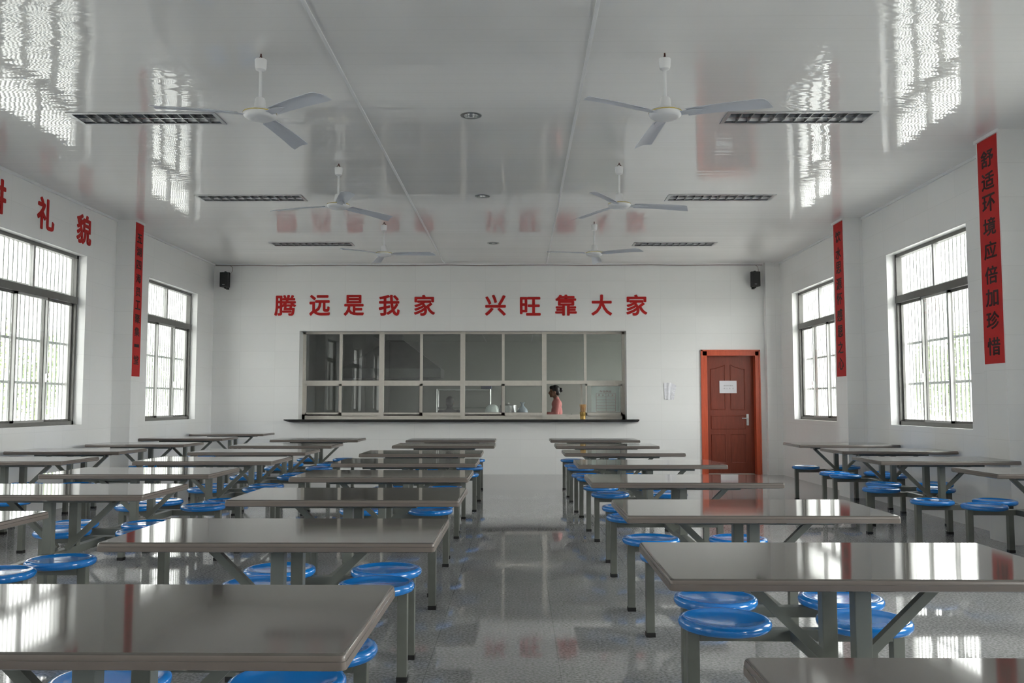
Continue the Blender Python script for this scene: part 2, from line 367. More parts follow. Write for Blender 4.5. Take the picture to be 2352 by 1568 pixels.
struct(MB().box(XL - WT, XR + WT, YF - 0.2, YB + 0.02, -0.12, 0).obj('floor', M['floor']), 'grey speckled polished tile floor')
struct(slab('ceiling', M['ceil'], lambda a, b, d: (a, b, ZC + d), 0.004, (XL - WT, XR + WT), (YF - 0.2, YB + 0.3),
            [(x - LW + 0.025, x + LW - 0.025, y - LD + 0.02, y + LD - 0.02) for x, y in LIGHTS] + [(x - 0.062, x + 0.062, y - 0.062, y + 0.062) for x, y in DOWN]), 'glossy white panelled ceiling')
struct(MB().box(XL - 0.6, XR + 0.6, YF - 0.5, KY + 0.5, ZC + 0.25, ZC + 0.45).obj('roof_slab', M['plaster']))
whole = [(y0, y1, SILL, HEAD) for y0, y1 in WY]
struct(slab('wall_left', M['wall'], lambda a, b, d: (XL - d, a, b), WT, (YF - 0.2, YB), (0, ZC + 0.25), whole), 'white tiled left wall with windows')
struct(slab('wall_right', M['wall'], lambda a, b, d: (XR + d, a, b), WT, (YF - 0.2, YB), (0, ZC + 0.25), whole), 'white tiled right wall with windows')
struct(slab('wall_back', M['wall'], lambda a, b, d: (a, YB + d, b), 0.32, (XL - WT, XR + WT), (0, ZC + 0.25), [SV, DR]), 'white tiled far wall with serving window and door')
struct(MB().box(XL, XR, YF - 0.2, YF, 0, ZC + 0.25).obj('wall_front', M['wall']))
PIL = [12.08, 8.19, 4.30, 0.41, -3.48]
for i, y in enumerate(PIL):
    struct(MB().box(XR - 0.257, XR, y - 0.19, y + 0.20, 0, ZC).obj('wall_pilaster', M['wall']), 'tiled pilaster on the right wall')
    struct(MB().box(XL, XL + 0.253, y - 0.137, y + 0.125, 0, ZC).obj('wall_pilaster', M['wall']), 'tiled pilaster on the left wall')
struct(MB().box(4.362, XR, YB - 0.13, YB, 0, ZC).obj('wall_pilaster', M['wall']), 'corner pilaster beside the door')
# ceiling trims
tr = MB().box(XL, XL + 0.018, YF, YB, ZC - 0.03, ZC); struct(tr.obj('trim_1', M['white']))
tr = MB().box(XR - 0.018, XR, YF, YB, ZC - 0.03, ZC); struct(tr.obj('trim_2', M['white']))
tr = MB().box(XL, XR, YB - 0.018, YB, ZC - 0.022, ZC); struct(tr.obj('trim_3', M['white']))
t4 = MB()
for y in PIL:
    t4.box(XR - 0.275, XR - 0.255, y - 0.205, y + 0.215, ZC - 0.03, ZC).box(XL + 0.251, XL + 0.271, y - 0.15, y + 0.14, ZC - 0.03, ZC)
struct(t4.obj('trim_4', M['white']))

# kitchen behind the serving window
k0 = YB + 0.32
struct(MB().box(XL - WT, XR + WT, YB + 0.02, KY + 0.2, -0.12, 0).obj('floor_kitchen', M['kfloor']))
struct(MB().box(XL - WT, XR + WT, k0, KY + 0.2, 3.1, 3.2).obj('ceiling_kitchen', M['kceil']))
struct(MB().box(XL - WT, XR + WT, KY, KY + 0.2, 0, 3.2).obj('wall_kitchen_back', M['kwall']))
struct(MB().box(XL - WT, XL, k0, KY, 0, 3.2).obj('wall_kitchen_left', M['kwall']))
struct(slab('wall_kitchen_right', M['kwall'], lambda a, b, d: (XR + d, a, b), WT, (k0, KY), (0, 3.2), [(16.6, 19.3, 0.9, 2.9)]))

# ------------------------------------------------------------------ windows, grilles
LABW = {(0, -1): 'far left', (0, 1): 'far right', (1, -1): 'near left', (1, 1): 'near right'}
def glass_box(mb, x, y0, y1, z0, z1, t=0.005): return mb.box(x - t / 2, x + t / 2, y0, y1, z0, z1)
def build_window(idx, wi, side):
    y0, y1 = WY[wi]; X = (XR if side > 0 else XL); D = lambda d: X + side * d
    root = bpy.data.objects.new('window_%d' % idx, None); COL.objects.link(root); root.location = (0, 0, 0); root['kind'] = 'structure'
    zt0, zt1 = 2.50, 2.585
    f = MB(); a, b = D(0.105), D(0.175); e = 0.04
    f.box(a, b, y0, y0 + e, SILL, HEAD).box(a, b, y1 - e, y1, SILL, HEAD).box(a, b, y0, y1, HEAD - e, HEAD).box(a, b, y0, y1, SILL, SILL + 0.045)
    f.box(D(0.095), b, y0, y1, zt0, zt1); f.obj('window_frame', M['alum'], root)
    ym = (y0 + y1) / 2
    MB().box(D(0.115), D(0.165), ym - 0.022, ym + 0.022, zt1, HEAD - e).obj('upper_mullion', M['alum_l'], root)
    for s0, s1 in ((y0 + e, ym - 0.022), (ym + 0.022, y1 - e)):
        glass_box(MB(), D(0.14), s0, s1, zt1, HEAD - e).obj('upper_pane', M['glass'], root)
    # three sliding sashes
    t = (y1 - y0 - 2 * e) / 3
    for k in range(3):
        s0, s1 = y0 + e + k * t - (0.02 if k else 0), y0 + e + (k + 1) * t + (0.02 if k < 2 else 0); off = 0.125 if k == 1 else 0.155; q = 0.028
        sb = MB().box(D(off - 0.014), D(off + 0.014), s0, s0 + q, SILL + 0.035, zt0).box(D(off - 0.014), D(off + 0.014), s1 - q, s1, SILL + 0.035, zt0)
        sb.box(D(off - 0.014), D(off + 0.014), s0, s1, zt0 - 0.03, zt0).box(D(off - 0.014), D(off + 0.014), s0, s1, SILL + 0.035, SILL + 0.072)
        so = sb.obj('sash', M['alum_l'] if k == 1 else M['alum'], root)
        glass_box(MB(), D(off), s0 + q, s1 - q, SILL + 0.072, zt0 - 0.03).obj('pane', M['glass'], so)
        if k == 1:
            MB().box(D(off - 0.034), D(off - 0.012), s1 - q, s1 - 0.004, 1.50, 1.60).box(D(off - 0.05), D(off - 0.03), s1 - 0.02, s1 - 0.008, 1.52, 1.545).obj('latch', M['chrome'], so)
    return root
def build_grille(wi, side):
    y0, y1 = WY[wi]; X = (XR if side > 0 else XL); x = X + side * 0.245
    nm = LABW.get((wi, side))
    g = thing('security_grille', ('steel bar grille outside the %s window' % nm) if nm else 'steel bar grille outside a window beyond the view', 'grille', (x, (y0 + y1) / 2, SILL), 0, 'window security grilles')
    n = 22; hw = (y1 - y0) / 2
    bm_ = MB().tube([(0, 0, 0), (0, 0, HEAD - SILL)], 0.0155, 8).mesh('vertical_bar', M['bars'], True)
    for k in range(n): link('vertical_bar', bm_, g, (0, -hw + (k + 0.5) * 2 * hw / n, 0))
    for z in (1.49, 1.99, 2.62):
        MB().box(-0.009, 0.009, -hw, hw, z - SILL - 0.015, z - SILL + 0.015).obj('cross_rail', M['bars'], g)
wn_ = 1
for wi in range(len(WY)):
    for side in (-1, 1):
        build_window(wn_, wi, side); wn_ += 1
        if wi < 3: build_grille(wi, side)
# kitchen side window (out of view, it lights the kitchen)
kw = bpy.data.objects.new('window_%d' % wn_, None); COL.objects.link(kw); kw['kind'] = 'structure'
MB().box(XR + 0.1, XR + 0.16, 16.6, 16.65, 0.9, 2.9).box(XR + 0.1, XR + 0.16, 19.25, 19.3, 0.9, 2.9).box(XR + 0.1, XR + 0.16, 16.6, 19.3, 0.9, 0.95).box(XR + 0.1, XR + 0.16, 16.6, 19.3, 2.85, 2.9).obj('window_frame', M['alum'], kw)
glass_box(MB(), XR + 0.13, 16.65, 19.25, 0.95, 2.85).obj('pane', M['glass'], kw)

# ------------------------------------------------------------------ serving window
sw = bpy.data.objects.new('window_%d' % (wn_ + 1), None); COL.objects.link(sw); sw['kind'] = 'structure'
sw['label'] = 'wide serving window of eight columns in the far wall'
FY = YB + 0.27
sx = FY / YB
x0, x1, z0, z1 = SV; z0 = 0.9505
fr = MB(); e = 0.05
fr.box(x0, x0 + e, FY, FY + 0.06, z0, z1).box(x1 - e, x1, FY, FY + 0.06, z0, z1).box(x0, x1, FY, FY + 0.06, z1 - 0.035, z1).box(x0, x1, FY, FY + 0.06, z0, z0 + 0.10)
fr.box(x0, x1, FY - 0.01, FY + 0.06, 1.60, 1.66)
fr.obj('window_frame', M['beige'], sw)
thick = [-2.455 * sx, -1.009 * sx, 0.443 * sx]; thin = [-3.186 * sx, -1.747 * sx, -0.287 * sx, 1.172 * sx]
for x in thick: MB().box(x - 0.042, x + 0.042, FY - 0.03, FY + 0.06, z0, z1).obj('thick_mullion', M['beige'], sw)
for x in thin: MB().box(x - 0.024, x + 0.024, FY - 0.005, FY + 0.05, 1.66, z1 - 0.035).obj('thin_mullion', M['beige'], sw)
cols = [x0 + e] + sorted(thick + thin) + [x1 - e]
for k in range(8):
    a, b = cols[k], cols[k + 1]
    MB().box(a, b, FY + 0.02, FY + 0.026, 1.66, z1 - 0.035).obj('upper_pane', M['kglass'], sw)
    if k == 6: continue                     # this sash is pushed open behind its neighbour
    q = 0.026; fw = 0.03; fy = FY - 0.012 if k % 2 else FY + 0.012
    s = MB().box(a, a + fw, fy - 0.012, fy + 0.012, 1.03, 1.60).box(b - fw, b, fy - 0.012, fy + 0.012, 1.03, 1.60).box(a, b, fy - 0.012, fy + 0.012, 1.565, 1.60).box(a, b, fy - 0.012, fy + 0.012, 1.03, 1.085)
    so = s.obj('sash', M['beige'], sw)
    g = MB().box(a + fw, b - fw, fy - 0.003, fy + 0.003, 1.085, 1.565).obj('pane', M['kglass'], so)
    gk = MB()
    for (u0, u1, v0, v1) in ((a + fw, b - fw, 1.083, 1.09), (a + fw, b - fw, 1.56, 1.567), (a + fw, a + fw + 0.005, 1.085, 1.565), (b - fw - 0.005, b - fw, 1.085, 1.565)): gk.box(u0, u1, fy - 0.008, fy + 0.008, v0, v1)
    gk.obj('gasket', M['dark'], so)
MB().box(cols[7] - 0.085, cols[7] - 0.05, FY + 0.03, FY + 0.05, 1.03, 1.60).obj('open_sash_stile', M['beige'], sw)

ct = MB().prism([(-4.145, 0.968), (2.102, 0.968), (2.102, 0.950), (2.07, 0.920), (-4.04, 0.920), (-4.145, 0.952)], lambda u, v: (u, YB - 0.17, v), (0, 0.168, 0))
ct.box(SV[0] + 0.002, SV[1] - 0.002, YB - 0.003, YB + 0.44, 0.920, 0.950)
tag(ct.obj('serving_counter', M['black']), 'long black stone counter ledge under the serving window', 'counter')

# poster behind the last pane
pz0, pz1 = 1.093, 1.555
px0, px1 = 1.30, 1.815
ps = thing('menu_poster', 'pale menu poster with red table inside the serving window', 'poster', (0, FY + 0.03, 0))
MB().box(px0, px1, 0, 0.004, pz0, pz1).obj('sheet', M['poster'], ps)
def rot_wall(x, y, z): return Matrix.Translation((x, y, z)) @ Matrix.Rotation(pi / 2, 4, 'X')
me = text_mesh('今日供应', 1.445, 1.665, 1.445, 1.483, 0.001, M['pink_ink'], 0.015); me.transform(rot_wall(0, -0.0002, 0)); link('title_lettering', me, ps)
for ch, cx in (('菜', 1.44), ('名', 1.508), ('价', 1.612), ('格', 1.682)):
    me = text_mesh(ch, cx - 0.015, cx + 0.015, 1.383, 1.412, 0.001, M['pink_ink'], 0.01); me.transform(rot_wall(0, -0.0002, 0)); link('column_heading', me, ps)
gl = MB()
rows = [1.435, 1.368, 1.313, 1.262, 1.212, 1.158, 1.105]
for z in rows: gl.box(1.39, 1.735, -0.0015, 0, z - 0.002, z + 0.002)
for x in (1.39, 1.566, 1.735): gl.box(x - 0.002, x + 0.002, -0.0015, 0, rows[-1], rows[0])
gl.obj('ruled_table', M['pink_ink'], ps)

# ------------------------------------------------------------------ slogans
BX = [(-4.389, -3.999), (-3.762, -3.389), (-3.145, -2.781), (-2.519, -2.141), (-1.887, -1.51), (-0.615, -0.24), (0.009, 0.382), (0.64, 1.027), (1.286, 1.657), (1.908, 2.286)]
ORD = ['first', 'second', 'third', 'fourth', 'fifth', 'sixth', 'seventh', 'eighth', 'ninth', 'tenth']
for i, ch in enumerate('腾远是我家兴旺靠大家'):
    a, b = BX[i]; zt = 3.19; zb = 2.812
    if ch == '旺': zt = 3.15
    me = text_mesh(ch, a, b, zb, zt, 0.006, M['red'], 0.026, 'wall_character')
    o = link('wall_character', me, None, (0, YB - 0.0005, 0)); o.rotation_euler = (pi / 2, 0, 0)
    tag(o, 'red Chinese character %s, %s from left in the slogan above the serving window' % (ch, ORD[i]), 'letter', 'red slogan on the far wall')
for ch, y0, y1, w_ in (('讲', 8.955, 9.325, 'at the left picture edge'), ('礼', 9.945, 10.315, 'second from right'), ('貌', 10.85, 11.22, 'rightmost, nearest the pilaster')):
    me = text_mesh(ch, y0, y1, 3.245, 3.62, 0.006, M['red'], 0.026, 'wall_character')
    o = link('wall_character', me); o.matrix_world = Matrix.Translation((XL + 0.0005, 0, 0)) @ Matrix(((0, 0, 1, 0), (1, 0, 0, 0), (0, 1, 0, 0), (0, 0, 0, 1)))
    tag(o, 'red Chinese character %s above the left window, %s' % (ch, w_), 'letter', 'red slogan on the left wall')

def banner(label, txt, side, X, y0, y1, zb, zt, frac, cw, chh):
    b = thing('wall_banner', label, 'banner', (X, 0, 0), 0, 'vertical red banners on pilasters')
    d = -side * 0.004
    MB().box(0, d, y0, y1, zb, zt).obj('red_sheet', M['banner'], b)
    yc = (y0 + y1) / 2; parts = []
    if side > 0: R = Matrix(((0, 0, -1, 0), (-1, 0, 0, 0), (0, 1, 0, 0), (0, 0, 0, 1)))     # faces -X
    else: R = Matrix(((0, 0, 1, 0), (1, 0, 0, 0), (0, 1, 0, 0), (0, 0, 0, 1)))
    for ch, f in zip(txt, frac):
        z = zt - f * (zt - zb); hh = chh * (0.35 if ch == '一' else 1)
        me = text_mesh(ch, -cw / 2, cw / 2, -hh / 2, hh / 2, 0.0015, M['ink'], 0.02)
        me.transform(Matrix.Translation((d, yc, z)) @ R); link('painted_character', me, b)
banner('red banner with dark characters on the nearer right pilaster', '舒适环境应倍加珍惜', 1, XR - 0.257, 8.02, 8.36, 1.614, 3.714, [.09, .19, .29, .395, .5, .61, .71, .81, .925], 0.22, 0.165)
banner('red banner with dark characters on the far right pilaster', '饮水思源怀感恩之心', 1, XR - 0.257, 11.91, 12.25, 1.614, 3.714, [.09, .2, .293, .4, .496, .604, .708, .813, .918], 0.20, 0.165)
banner('red banner with dark characters on the left pilaster', '五湖四海员工聚集一堂', -1, XL + 0.253, 11.955, 12.20, 1.616, 3.724, [.101, .188, .275, .363, .452, .537, .627, .711, .801, .893], 0.155, 0.125)

# ------------------------------------------------------------------ door
dr = bpy.data.objects.new('door_1', None); COL.objects.link(dr); dr['kind'] = 'structure'; dr['label'] = 'reddish brown panelled door in an orange frame'
x0, x1, z0, z1 = DR
df = MB(); o_ = 0.098
for (a, b, c, d) in ((x0 - o_, x0 + 0.012, 0, z1 + 0.092), (x1 - 0.012, x1 + 0.078, 0, z1 + 0.092), (x0 - o_, x1 + 0.078, z1 - 0.012, z1 + 0.092)):
    df.box(a, b, YB - 0.018, YB + 0.005, c, d)
# raised outer bead of the architrave
for (a, b, c, d) in ((x0 - o_, x0 - o_ + 0.03, 0, z1 + 0.092), (x1 + 0.05, x1 + 0.078, 0, z1 + 0.092), (x0 - o_, x1 + 0.078, z1 + 0.064, z1 + 0.092)):
    df.box(a, b, YB - 0.028, YB - 0.016, c, d)
df.box(x0, x0 + 0.012, YB, YB + 0.16, 0, z1).box(x1 - 0.012, x1, YB, YB + 0.16, 0, z1).box(x0, x1, YB, YB + 0.16, z1 - 0.012, z1)
df.obj('door_frame', M['doorframe'], dr, bevel=0.002)
DY = YB + 0.115
leaf = MB().box(x0 + 0.014, x1 - 0.014, DY, DY + 0.04, 0.008, z1 - 0.014).obj('door_leaf', M['wood'], dr)
cx = (x0 + x1) / 2 - 0.035
def panel_ring(mb, poly, wd=0.016):
    n = len(poly); c = (sum(p[0] for p in poly) / n, sum(p[1] for p in poly) / n)
    pts = [Vector((p[0], DY - 0.002, p[1])) for p in poly]
    for i in range(n): mb.tube([pts[i], pts[(i + 1) % n]], 0.009, 6)
def arch(xa, xb, za, zb_, flip):
    top = []
    for k in range(9):
        t = k / 8; tt = t if not flip else 1 - t
        top.append((xa + (xb - xa) * t, zb_ + 0.075 * (tt ** 1.5 if tt < 1 else 1)))
    return [(xa, za), (xb, za)] + top[::-1]
pr_ = MB()
lw = 0.25
panel_ring(pr_, arch(cx - 0.05 - lw, cx - 0.05, 1.14, 1.86, False))
panel_ring(pr_, arch(cx + 0.05, cx + 0.05 + lw, 1.14, 1.86, True))
panel_ring(pr_, [(cx - 0.05 - lw, 0.80), (cx + 0.05 + lw, 0.80), (cx + 0.05 + lw, 1.03), (cx - 0.05 - lw, 1.03)])
for a in (cx - 0.05 - lw, cx + 0.05): panel_ring(pr_, [(a, 0.20), (a + lw, 0.20), (a + lw, 0.70), (a, 0.70)])
pr_.obj('panel_moulding', M['wood'], leaf)
MB().box(4.045, 4.085, DY - 0.008, DY, 0.86, 1.06).tube([(4.065, DY - 0.005, 0.985), (4.065, DY - 0.05, 0.985), (3.955, DY - 0.05, 0.985)], 0.009, 8).obj('door_handle', M['silver'], leaf)
dn = thing('door_notice', 'white paper notice taped to the brown door', 'notice', (0, DY - 0.012, 0))
MB().box(3.572, 3.878, 0, 0.001, 1.432, 1.652).obj('sheet', M['paper'], dn)
me = text_mesh('食堂厨房重地', 3.645, 3.815, 1.553, 1.576, 0.0008, M['grey_ink']); me.transform(rot_wall(0, 0, 0)); link('printed_line', me, dn)
for ch, cxx in zip('闲人免进', (3.66, 3.706, 3.757, 3.812)):
    me = text_mesh(ch, cxx - 0.012, cxx + 0.012, 1.503, 1.526, 0.0008, M['grey_ink']); me.transform(rot_wall(0, 0, 0)); link('printed_character', me, dn)
# crumpled sheet on the wall
b = bmesh.new(); bmesh.ops.create_grid(b, x_segments=9, y_segments=12, size=0.5)
rs = random.Random(3)
for v in b.verts:
    u, vv = v.co.x + 0.5, v.co.y + 0.5
    X = 2.655 + (u - 0.5) * (0.16 + 0.06 * vv) + 0.02 * vv; Z = 1.315 + vv * 0.30 - 0.05 * max(0, u - 0.55) * vv * 2.2
    v.co = Vector((X, YB - 0.004 - 0.008 * rs.random() * (0.3 + abs(u - 0.5)) - 0.008 * (abs(u - 0.4) < 0.08), Z))
ex = bmesh.ops.solidify(b, geom=b.faces[:], thickness=0.001)
me = bpy.data.meshes.new('wall_notice'); b.to_mesh(me); b.free(); me.materials.append(M['paper'])
tag(link('wall_notice', me), 'crumpled white paper sheet stuck on the wall left of the door', 'notice')

# ------------------------------------------------------------------ tables (one unit: top, frame, four stools)
TT, SH = 0.75, 0.44                         # table and seat height
HW, HD = 0.61, 0.345
SY, SX, LX = 0.53, 0.264, 0.385
def rrect(hx, hy, r, n=5):
    out = []
    for (cx_, cy_, a0) in ((hx - r, hy - r, 0), (-hx + r, hy - r, 90), (-hx + r, -hy + r, 180), (hx - r, -hy + r, 270)):
        for k in range(n + 1): t = radians(a0 + 90 * k / n); out.append((cx_ + r * cos(t), cy_ + r * sin(t)))
    return out
def table_top_mesh():
    mb = MB(); rings = [(0.0, TT - 0.036, .030), (0.0, TT - 0.014, .030), (0.002, TT - 0.007, .029), (0.006, TT - 0.002, .027), (0.013, TT, .022)]
    rings = [(0.010, TT - 0.036, .008)] + [(0.0, TT - 0.032, .012), (0.0, TT - 0.016, .012), (0.0012, TT - 0.0145, .012), (0.0012, TT - 0.010, .012), (0.003, TT - 0.004, .011), (0.006, TT - 0.001, .009), (0.009, TT, .008)]
    n = 0
    for ins, z, r in rings:
        p = rrect(HW - ins, HD - ins, r); n = len(p); mb.v += [(x, y, z) for x, y in p]
    for i in range(len(rings) - 1):
        for k in range(n): mb.f.append((i * n + k, i * n + (k + 1) % n, (i + 1) * n + (k + 1) % n, (i + 1) * n + k))
    mb.f.append(tuple(range(n))[::-1]); mb.f.append(tuple((len(rings) - 1) * n + k for k in range(n)))
    me = mb.mesh('tabletop', M['table'], True)
    for p in me.polygons:
        if p.area > 0.3: p.use_smooth = False          # the flat faces stay flat
        elif abs(p.normal.z) < 0.6: p.material_index = 1
    me.materials.append(M['edge'])
    return me
def make_table():
    t = thing('dining_table', '', 'table', (0, 0, 0), 0, 'four-seat canteen tables with attached blue stools')
    link('tabletop', table_top_mesh(), t)
    z1 = TT - 0.036
    for s in (-1, 1): MB().box(-0.37, 0.37, s * 0.16 - 0.02, s * 0.16 + 0.02, z1 - 0.025, z1).obj('rail', M['steel'], t, bevel=0.002)
    MB().box(-0.37, 0.37, -0.018, 0.018, z1 - 0.022, z1).obj('rail', M['steel'], t, bevel=0.002)
    for s in (-1, 1): MB().box(-0.025, 0.025, s * 0.15 - 0.025, s * 0.15 + 0.025, 0.40, z1 - 0.002).obj('post', M['steel'], t, bevel=0.003)
    for s in (-1, 1): MB().bar((s * 0.028, 0, 0.405), (s * 0.325, 0, z1 - 0.022), 0.03, 0.03, up=(0, 1, 0)).obj('brace', M['steel'], t)
    MB().box(-0.0225, 0.0225, -SY + 0.022, SY - 0.022, 0.355, 0.400).obj('long_beam', M['steel'], t, bevel=0.003)
    seat = MB().lathe([(0.0, 0.400), (0.150, 0.400), (0.164, 0.402), (0.172, 0.409), (0.175, 0.419), (0.174, 0.429), (0.168, 0.437), (0.158, 0.4405), (0.147, 0.4395), (0.132, 0.434), (0.10, 0.4305), (0.05, 0.429), (0.0, 0.4287)], n=40, close=False).mesh('stool_seat', M['blue'], True)
    leg = MB().box(-0.0225, 0.0225, -0.0225, 0.0225, 0.022, 0.400).mesh('leg', M['steel'], bevel=0.003)
    cap = MB().box(-0.025, 0.025, -0.025, 0.025, 0.0, 0.024).mesh('foot_cap', M['dark'], bevel=0.002)
    for sy in (-1, 1):
        MB().box(-LX + 0.0225, LX - 0.0225, sy * SY - 0.0225, sy * SY + 0.0225, 0.355, 0.3995).obj('stool_bar', M['steel'], t, bevel=0.003)
        for sxx in (-1, 1):
            link('stool_seat', seat, t, (sxx * SX, sy * SY, 0))
            lo = link('leg', leg, t, (sxx * LX, sy * SY, 0))
            link('foot_cap', cap, lo)
    return t
TAB = {
    'row right of the aisle': [(1.05, 1.46), (1.04, 2.92), (1.09, 4.36), (1.065, 6.01), (1.09, 7.655), (1.065, 9.355), (1.04, 10.86), (1.035, 12.51)],
    'row left of the aisle': [(-0.955, 2.16), (-0.915, 3.575), (-0.92, 4.99), (-0.955, 6.403), (-0.97, 7.817), (-0.99, 9.23), (-0.905, 10.94), (-0.94, 12.50)],
    'second row left of the aisle': [(-2.80, 3.83), (-2.675, 5.245), (-2.80, 6.66), (-2.75, 8.075), (-2.80, 9.49), (-2.83, 10.91), (-2.84, 12.65)],
    'row along the left wall': [(-4.56, 8.05), (-4.77, 9.62), (-4.70, 11.22), (-4.845, 13.08), (-4.80, 14.93)],
    'row along the right wall': [(4.0, 6.73), (3.745, 8.14), (3.99, 9.75), (3.99, 11.165)],
}
LASTN = {'first': 'nearest', }
proto = make_table(); used = False
for row, spots in TAB.items():
    for i, (x, y) in enumerate(spots):
        nth = 'nearest' if i == 0 else ('farthest' if i == len(spots) - 1 else ORD[i] + ' from front')
        lab = 'grey table with blue stools, %s in the %s' % (nth, row)
        rz = radians(random.uniform(-0.35, 0.35))
        if not used: proto.location = (x, y, 0); proto.rotation_euler = (0, 0, rz); proto['label'] = lab; used = True
        else: copy_thing(proto, (x, y, 0), rz, lab)

# ------------------------------------------------------------------ ceiling fans
def make_fan():
    f = thing('ceiling_fan', '', 'fan', (0, 0, 0), 0, 'white ceiling fans')
    Z = lambda z: z - ZC
    wi = MB().tube([(-0.024, 0, Z(3.690)), (-0.024, 0, Z(3.708)), (-0.006, 0, Z(3.730)), (0.002, 0, Z(3.747))], 0.0055, 8).tube([(0.026, 0.004, Z(3.690)), (0.022, 0.002, Z(3.712)), (0.004, 0, Z(3.732)), (-0.002, 0, Z(3.747))], 0.0055, 8)
    wi.obj('hook_and_wires', M['wire'], f)
    MB().lathe([(0.006, 0.704), (0.040, 0.704), (0.043, 0.700), (0.040, 0.650), (0.036, 0.630), (0.022, 0.622), (0.012, 0.620)], (0, 0, -ZC + 3.0), 24).obj('canopy', M['white'], f, True)
    MB().tube([(0, 0, Z(3.63)), (0, 0, Z(3.40))], 0.0105, 12).obj('downrod', M['white'], f, True)
    MB().lathe([(0.012, 0.424), (0.030, 0.422), (0.036, 0.412), (0.040, 0.372), (0.046, 0.345), (0.050, 0.336), (0.0, 0.335)], (0, 0, -ZC + 3.0), 24).obj('coupling_cover', M['white'], f, True)
    mo = MB().lathe([(0.03, 0.337), (0.085, 0.333), (0.108, 0.324), (0.117, 0.312), (0.117, 0.300), (0.110, 0.286), (0.092, 0.274), (0.060, 0.268), (0.0, 0.266)], (0, 0, -ZC + 3.0), 36).obj('motor_housing', M['white'], f, True)
    MB().lathe([(0.1165, 0.3155), (0.1185, 0.3145), (0.1185, 0.3085), (0.1165, 0.3075)], (0, 0, -ZC + 3.0), 36, close=False).obj('gold_ring', M['gold'], mo, True)
    # blade along +X
    bm_ = MB(); n = 14; r0, r1 = 0.155, 0.715
    for k in range(n + 1):
        t = k / n; x = r0 + (r1 - r0) * t; wd = 0.052 + 0.018 * t
        if t > 0.93: wd *= 0.93
        tilt = radians(-11)
        for (s, up) in ((-1, -0.006), (-0.45, 0.002), (0.0, 0.006), (0.45, 0.002), (1, -0.006)):
            bm_.v.append((x + (0.02 * s if k == n else 0), s * wd * cos(tilt), Z(3.300) + s * wd * sin(tilt) + up - 0.02 * t * t))
    for k in range(n):
        for j in range(4): bm_.f.append((k * 5 + j, (k + 1) * 5 + j, (k + 1) * 5 + j + 1, k * 5 + j + 1))
    nb = len(bm_.v); top = [(x, y, z + 0.003) for x, y, z in bm_.v]; fl = list(bm_.f)
    bm_.v += top; bm_.f += [tuple(nb + i for i in q)[::-1] for q in fl]
    edge = [k * 5 for k in range(n + 1)] + [n * 5 + j for j in range(1, 5)] + [k * 5 + 4 for k in range(n - 1, -1, -1)] + [3, 2, 1]
    for a, b in zip(edge, edge[1:] + edge[:1]): bm_.f.append((a, b, nb + b, nb + a))
    bme = bm_.mesh('blade', M['fanblade'], True)
    hme = MB().prism([(0.10, -0.028), (0.20, -0.034), (0.26, -0.012), (0.30, 0.0), (0.26, 0.012), (0.20, 0.034), (0.10, 0.028)], lambda u, v: (u, v, Z(3.2925) + v * math.tan(radians(-9))), (0, 0, 0.003)).mesh('blade_bracket', M['fanblade'])
    for k in range(3):
        bo = link('blade', bme, f); bo.rotation_euler = (0, 0, k * 2 * pi / 3)
        link('blade_bracket', hme, bo)
    return f
FANS = [((-1.850, 6.202), 80, 'large ceiling fan nearest on the left, beside the left front light panel'), ((1.040, 6.210), 95, 'large ceiling fan nearest on the right, beside the right front light panel'),
        ((-1.886, 9.13), 49, 'middle ceiling fan of the left row'), ((1.040, 9.121), 4, 'middle ceiling fan of the right row'),
        ((-1.868, 12.132), -12, 'small-looking farthest ceiling fan of the left row'), ((1.033, 12.127), 82, 'small-looking farthest ceiling fan of the right row')]
pf = make_fan()
for i, ((x, y), a, lab) in enumerate(FANS):
    if i == 0: pf.location = (x, y, ZC); pf.rotation_euler = (0, 0, radians(a)); pf['label'] = lab
    else: copy_thing(pf, (x, y, ZC), radians(a), lab)

